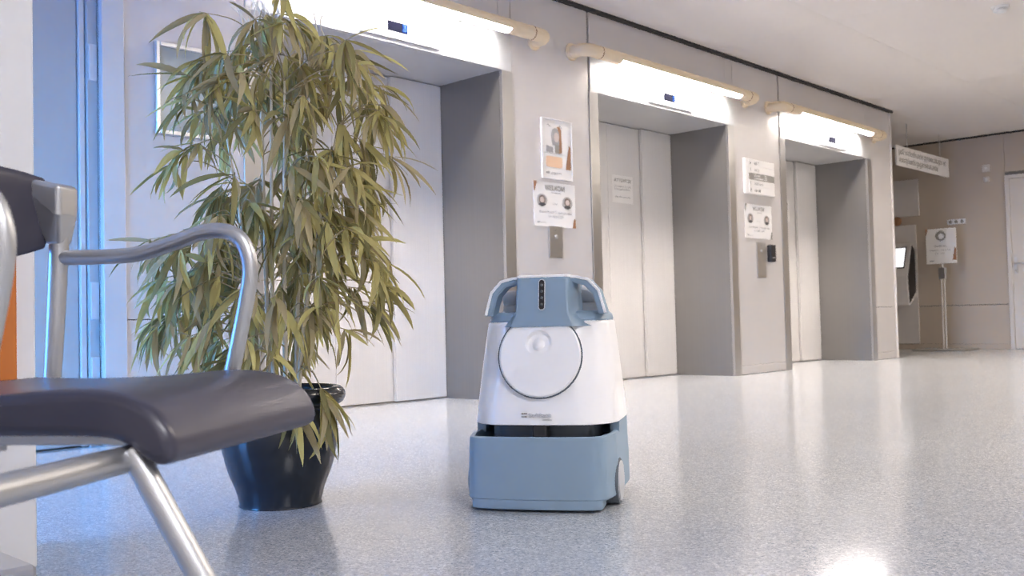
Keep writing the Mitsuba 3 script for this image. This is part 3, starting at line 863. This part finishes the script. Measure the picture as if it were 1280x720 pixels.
# carrying handle: an arch across the top
outer = Polygon([(-.180, .520), (-.174, .547), (-.157, .608), (-.127, .640), (-.09, .649), (.09, .649), (.127, .640), (.157, .608), (.174, .547), (.180, .520)]).buffer(-.01).buffer(.01)
inner = Polygon([(-.158, .500), (-.152, .547), (-.138, .596), (-.114, .622), (-.085, .630), (.085, .630), (.114, .622), (.138, .596), (.152, .547), (.158, .500)]).buffer(-.008).buffer(.008)
arch = outer.difference(inner).difference(sbox(-.3, .4, .3, .541))
ST = lambda y: M4([[1, 0, 0, 0], [0, 0, 1, y], [0, 1, 0, 0], [0, 0, 0, 1]])


def xz(poly_, y0, y1, b=.003):
    m = move(bprism(affinity.translate(poly_, HX), y1 - y0, b), ST(y0))
    m.faces = m.faces[:, ::-1]
    return m


rp('handle', xz(arch, .098, .165, .004), RGREY, rb, label='grey carrying handle')
rimp = outer.buffer(.0015).difference(outer.buffer(-.006)).difference(sbox(-.3, .4, .3, .543))
rp('handle_rim', xz(rimp, .092, .099, .002), SHELL, rb, label='white rim of the handle')
rp('rear_housing', cat(rbox(-.125, .165, .19, .35, .53, .575, .012), rbox(-.10, .14, .24, .34, .54, .598, .012)), RGREYL, rb, smooth=40)
rp('lock_knob', move(lathe([(0, -.03), (.020, -.03), (.024, -.024), (.024, .02), (.015, .034), (0, .034)], 28), M4([[0, 0, 1, .132], [1, 0, 0, .215], [0, 1, 0, .597], [0, 0, 0, 1]])), RGREYL, rb, smooth=40)
rp('lock_knob', move(lathe([(0, -.03), (.020, -.03), (.024, -.024), (.024, .02), (.015, .034), (0, .034)], 28), M4([[0, 0, 1, -.095], [1, 0, 0, .215], [0, 1, 0, .592], [0, 0, 0, 1]])), RGREYL, rb, smooth=40)
# wheels
for sx in (-1, 1):
    wtf = M4([[0, 0, sx, sx * .205], [1, 0, 0, .165], [0, 1, 0, .066], [0, 0, 0, 1]])
    w_ = rp('wheel', move(lathe([(0, -.03), (.064, -.03), (.0655, -.02), (.0655, .004), (.064, .010), (.058, .012), (0, .012)], 40), wtf), RDARK, rb, smooth=30, label='dark side wheel')
    rp('wheel_cover', move(lathe([(.057, .0115), (.055, .015), (.03, .019), (0, .020)], 40), wtf), RGREYL, w_, smooth=30)
for sx in (-.15, .15):
    rp('caster', move(lathe([(0, -.012), (.022, -.012), (.024, -.008), (.024, .008), (.022, .012), (0, .012)], 24), M4([[0, 0, 1, sx], [1, 0, 0, .40], [0, 1, 0, .0245], [0, 0, 0, 1]])), BLACK, rb, smooth=30)
# maker's lettering on the shell
zl = .262
ltf = np.eye(4)
la = math.atan2(body_y0(.28) - body_y0(.25), .03)
ltf[:3, 1] = (0, math.sin(la), math.cos(la)); ltf[:3, 2] = (0, -math.cos(la), math.sin(la)); ltf[:3, 3] = (0, body_y0(zl) - .0012, zl)
lg = rp('logo', move(cat(plate(-.050 + BX, -.034 + BX, .0055, .0088, -.001, .003), plate(-.050 + BX, -.034 + BX, -.0035, -.0002, -.001, .003)), ltf), GREYP, rb, label='two small grey bars')
rp('lettering', move(text('SoftBank', .0105, x=-.029 + BX, y=-.003, depth=.003, width=.064), ltf), INKP, rb)
rp('lettering', move(text('Robotics', .005, x=.010 + BX, y=-.012, depth=.003, width=.026), ltf), INKP, rb)

# ------------------------------------------------------------------ potted bamboo
PC = np.array([1.640, 2.520])
pb = thing('potted_bamboo', 'tall drooping artificial bamboo in a glossy dark pot beside the chair', 'potted plant')
POTP = [(0, .001), (.112, .001), (.118, .006), (.130, .05), (.150, .10), (.165, .155), (.172, .20), (.170, .235), (.163, .265), (.163, .283), (.172, .290), (.186, .297), (.194, .312), (.194, .326), (.186, .340), (.174, .345), (.162, .340), (.156, .325), (.152, .29), (.15, .25)]
pot = lathe(smooth_path(np.column_stack([np.array(POTP), np.zeros(len(POTP))]), 3)[:, :2], 72)
pot.apply_translation((*PC, 0))
part('pot', pot, POTM, pb, smooth=45, label='glossy blue-black ceramic pot with a rolled rim')
soil = lathe([(.155, .305), (.10, .315), (.05, .318), (0, .32)], 40)
soil.vertices[:, 2] += .012 * meshkit.noise(soil.vertices * 40)
soil.faces = soil.faces[:, ::-1]
soil.apply_translation((*PC, 0))
part('soil', soil, SOIL, pb)

U = np.array([.6882, -.7255]); V = np.array([.7255, .6882])      # to the right and away, seen from the camera's side


def pl(u, v, z):
    return np.array([PC[0] + U[0] * u + V[0] * v, PC[1] + U[1] * u + V[1] * v, z])


CANES = []
for (u0, v0, u1, v1, zt) in [(-.035, .02, -.045, .0, 1.44), (-.01, -.03, .0, -.03, 1.40), (.045, .03, .10, .03, 1.33), (.03, -.045, .045, -.06, 1.25), (-.05, -.02, -.13, -.06, 1.10), (.06, -.01, .19, .0, 1.12)]:
    pts = [(u0 + (u1 - u0) * k ** 1.5, v0 + (v1 - v0) * k, .30 + (zt - .30) * k) for k in np.linspace(0, 1, 24)]
    w = np.array([pl(*q) for q in pts])
    rad = np.array([.0075 - .0045 * k for k in np.linspace(0, 1, 24)]) * (1 + .18 * (np.arange(24) % 4 == 0))
    CANES.append(np.array(pts))
    part('cane', tube(w, rad, 10), CANE, pb, smooth=50)


def leaf_mesh(bend, fold, twist=0.0, n=7):
    """A lance-shaped leaf of length 1 along +x, curving down by 'bend'."""
    x = np.linspace(0, 1, n)
    w = .055 * np.sin(PI * np.clip(x, 0, 1) ** .75) ** .8 + .004
    w[-1] = .001
    ang = -bend * x ** 1.2
    cx = np.concatenate([[0], np.cumsum(np.cos((ang[1:] + ang[:-1]) / 2) * np.diff(x))])
    cz = np.concatenate([[0], np.cumsum(np.sin((ang[1:] + ang[:-1]) / 2) * np.diff(x))])
    v = []
    for i in range(n):
        tw = twist * x[i]
        nx, nz = -math.sin(ang[i]), math.cos(ang[i])
        for s in (-1, 0, 1):
            lift = fold * w[i] * abs(s)
            y = s * w[i] * math.cos(tw)
            h = lift + s * w[i] * math.sin(tw)
            v.append((cx[i] + nx * h, y, cz[i] + nz * h))
    f = []
    for i in range(n - 1):
        for s in (0, 1):
            a, b = i * 3 + s, (i + 1) * 3 + s
            f += [[a, b, b + 1], [a, b + 1, a + 1]]
    return trimesh.Trimesh(np.array(v), np.array(f), process=False)


LEAFC = [(.45, .40, .18), (.60, .55, .24), (.27, .25, .12), (.50, .43, .26), (.42, .36, .22)]
LMAT = []
for k, c_ in enumerate(LEAFC):
    def leafcol(p, n, uv, c_=c_):
        return mix(c_, (c_[0] * 1.25, c_[1] * 1.2, c_[2] * 1.5), noise(p.x * 60, p.y * 60, p.z * 30))
    scene[f'm_leaf_{k}'] = {'type': 'principledthin', 'base_color': {'type': 'rgb', 'value': list(c_)}, 'roughness': .34, 'diff_trans': .55, 'spec_trans': 0.0, 'eta': 1.5}
    LMAT.append(f'm_leaf_{k}')
LSHAPES = [leaf_mesh(b, f, t_) for b, f, t_ in [(.5, .35, .2), (.9, .3, -.3), (1.3, .4, .3), (.25, .3, .4), (.75, .45, -.5)]]
LPLY = [[mikit.ply(m, mt, smooth=True) for mt in LMAT] for m in LSHAPES]

# fans of leaves: place across (u, m), height (z), how many
rows = [  # z, u ranges with weights, count of fans
    (1.43, [(-.17, .13)], 5), (1.37, [(-.26, .24)], 9), (1.30, [(-.30, .30)], 11), (1.23, [(-.30, -.14), (-.12, .36)], 10), (1.16, [(-.24, -.10), (.0, .38)], 9), (1.09, [(-.06, .32)], 7), (1.02, [(.0, .34), (-.28, -.18)], 8),
    (.95, [(-.34, -.05), (.02, .34)], 10), (.88, [(-.37, .34)], 12), (.81, [(-.37, .33)], 12), (.74, [(-.35, .33)], 12), (.67, [(-.36, .32)], 11), (.60, [(-.34, .30)], 10), (.53, [(-.32, .26)], 9), (.46, [(-.28, .20)], 7), (.40, [(-.2, .12)], 4)]
fans = []
for z, rs, cnt in rows:
    wts = np.array([b - a for a, b in rs])
    for k in range(int(cnt * 1.7)):
        a, b = rs[rng.choice(len(rs), p=wts / wts.sum())]
        u = rng.uniform(a, b)
        vmax = .30 * math.sqrt(max(.05, 1 - (u / .42) ** 2))
        fans.append((u, rng.uniform(-vmax, vmax), z + rng.uniform(-.035, .035)))
fans = [f for f in fans if not (f[2] < .50 and f[0] > .04)]
fans += [(.07, -.20, .34), (.16, -.14, .33), (.09, -.205, .30), (.17, -.15, .31)]      # sprigs hanging over the rim
leaves, twigs = [], []
for (u, v, z) in fans:
    # the cane it grows from: the nearest, a little higher or lower than the fan
    best = None
    for cn in CANES:
        for q in cn[3:]:
            dd = math.hypot(q[0] - u, q[1] - v) + 1.4 * abs(q[2] - (z - .03))
            if best is None or dd < best[0]:
                best = (dd, q)
    q = best[1]
    out = np.array([u - q[0], v - q[1]])
    ln = np.linalg.norm(out)
    out = out / ln if ln > .03 else np.array([math.cos(k_ := rng.uniform(0, 2 * PI)), math.sin(k_)])
    a0, a1 = np.array(q), np.array([u, v, z])
    mid = (a0 + a1) / 2 + [0, 0, .03]
    pth = smooth_path([a0, mid, a1], 4)
    twigs.append(tube(np.array([pl(*p) for p in pth]), np.linspace(.0022, .0012, len(pth)), 5))
    az0 = math.atan2(out[1], out[0])
    for k in range(int(rng.integers(6, 10))):
        az = az0 + rng.normal(0, .75)
        el = rng.normal(-.75, .38)
        ln_ = rng.uniform(.10, .19)
        if z < .345 and v < -.1:                  # the sprig over the rim
            az, el, ln_ = rng.uniform(-1.6, .9), rng.uniform(-1.35, -.55), rng.uniform(.12, .19)
        back = rng.uniform(0, .6)
        base = pth[-1] * (1 - back * .5) + pth[len(pth) // 2] * back * .5
        leaves.append((base, az, el, ln_, rng.uniform(-.7, .7), int(rng.integers(len(LSHAPES))), int(rng.choice(len(LMAT), p=[.28, .22, .18, .2, .12]))))


def leaf_matrix(lf):
    base, az, el, ln_, roll, sh, mt = lf
    d = np.array([math.cos(az) * math.cos(el), math.sin(az) * math.cos(el), math.sin(el)])
    X = np.array([*(U * d[0] + V * d[1]), d[2]])
    Y = np.cross([0, 0, 1.0], X)
    Y /= np.linalg.norm(Y)
    Z = np.cross(X, Y)
    Y, Z = Y * math.cos(roll) + Z * math.sin(roll), Z * math.cos(roll) - Y * math.sin(roll)
    m = np.eye(4)
    m[:3, 0], m[:3, 1], m[:3, 2] = X * ln_, Y * ln_ * 1.05, Z * ln_
    m[:3, 3] = pl(*base)
    return m


# the nearest 300 leaves one by one, the rest as one part
order = sorted(range(len(leaves)), key=lambda i: leaves[i][0][1] - .5 * leaves[i][3])
for i in order[:300]:
    lf = leaves[i]
    put('leaf', {**LPLY[lf[5]][lf[6]], 'to_world': T(leaf_matrix(lf).tolist())}, pb)
for mt in range(len(LMAT)):
    rest = [move(LSHAPES[leaves[i][5]], leaf_matrix(leaves[i])) for i in order[300:] if leaves[i][6] == mt]
    if rest:
        key = f'{pb}__foliage__{mt + 1:03d}'
        scene[key] = mikit.ply(cat(*rest), LMAT[mt], smooth=True)
labels[f'{pb}__foliage'] = {'label': 'leaves deeper inside and behind', 'kind': 'stuff'}
part('twig', cat(*twigs), TWIG, pb, smooth=True, kind='stuff')
# pale dry shoots on top
shoots = []
for k in range(17):
    u, v = rng.uniform(-.11, .05), rng.uniform(-.05, .05)
    if k > 14: u = .13 + .03 * (k - 15)
    z0 = 1.38
    a = [pl(u, v, z0), pl(u - .03 * rng.uniform(-.3, 1), v, z0 + .07), pl(u - .06 * rng.uniform(-.4, 1), v + .02, z0 + .12 + .05 * rng.uniform(0, 1))]
    shoots.append(tube(smooth_path(a, 5), np.linspace(.003, .0008, 11), 6))
part('dry_shoot', cat(*shoots), CANE, pb, smooth=True, label='pale dry shoots at the top', kind='stuff')
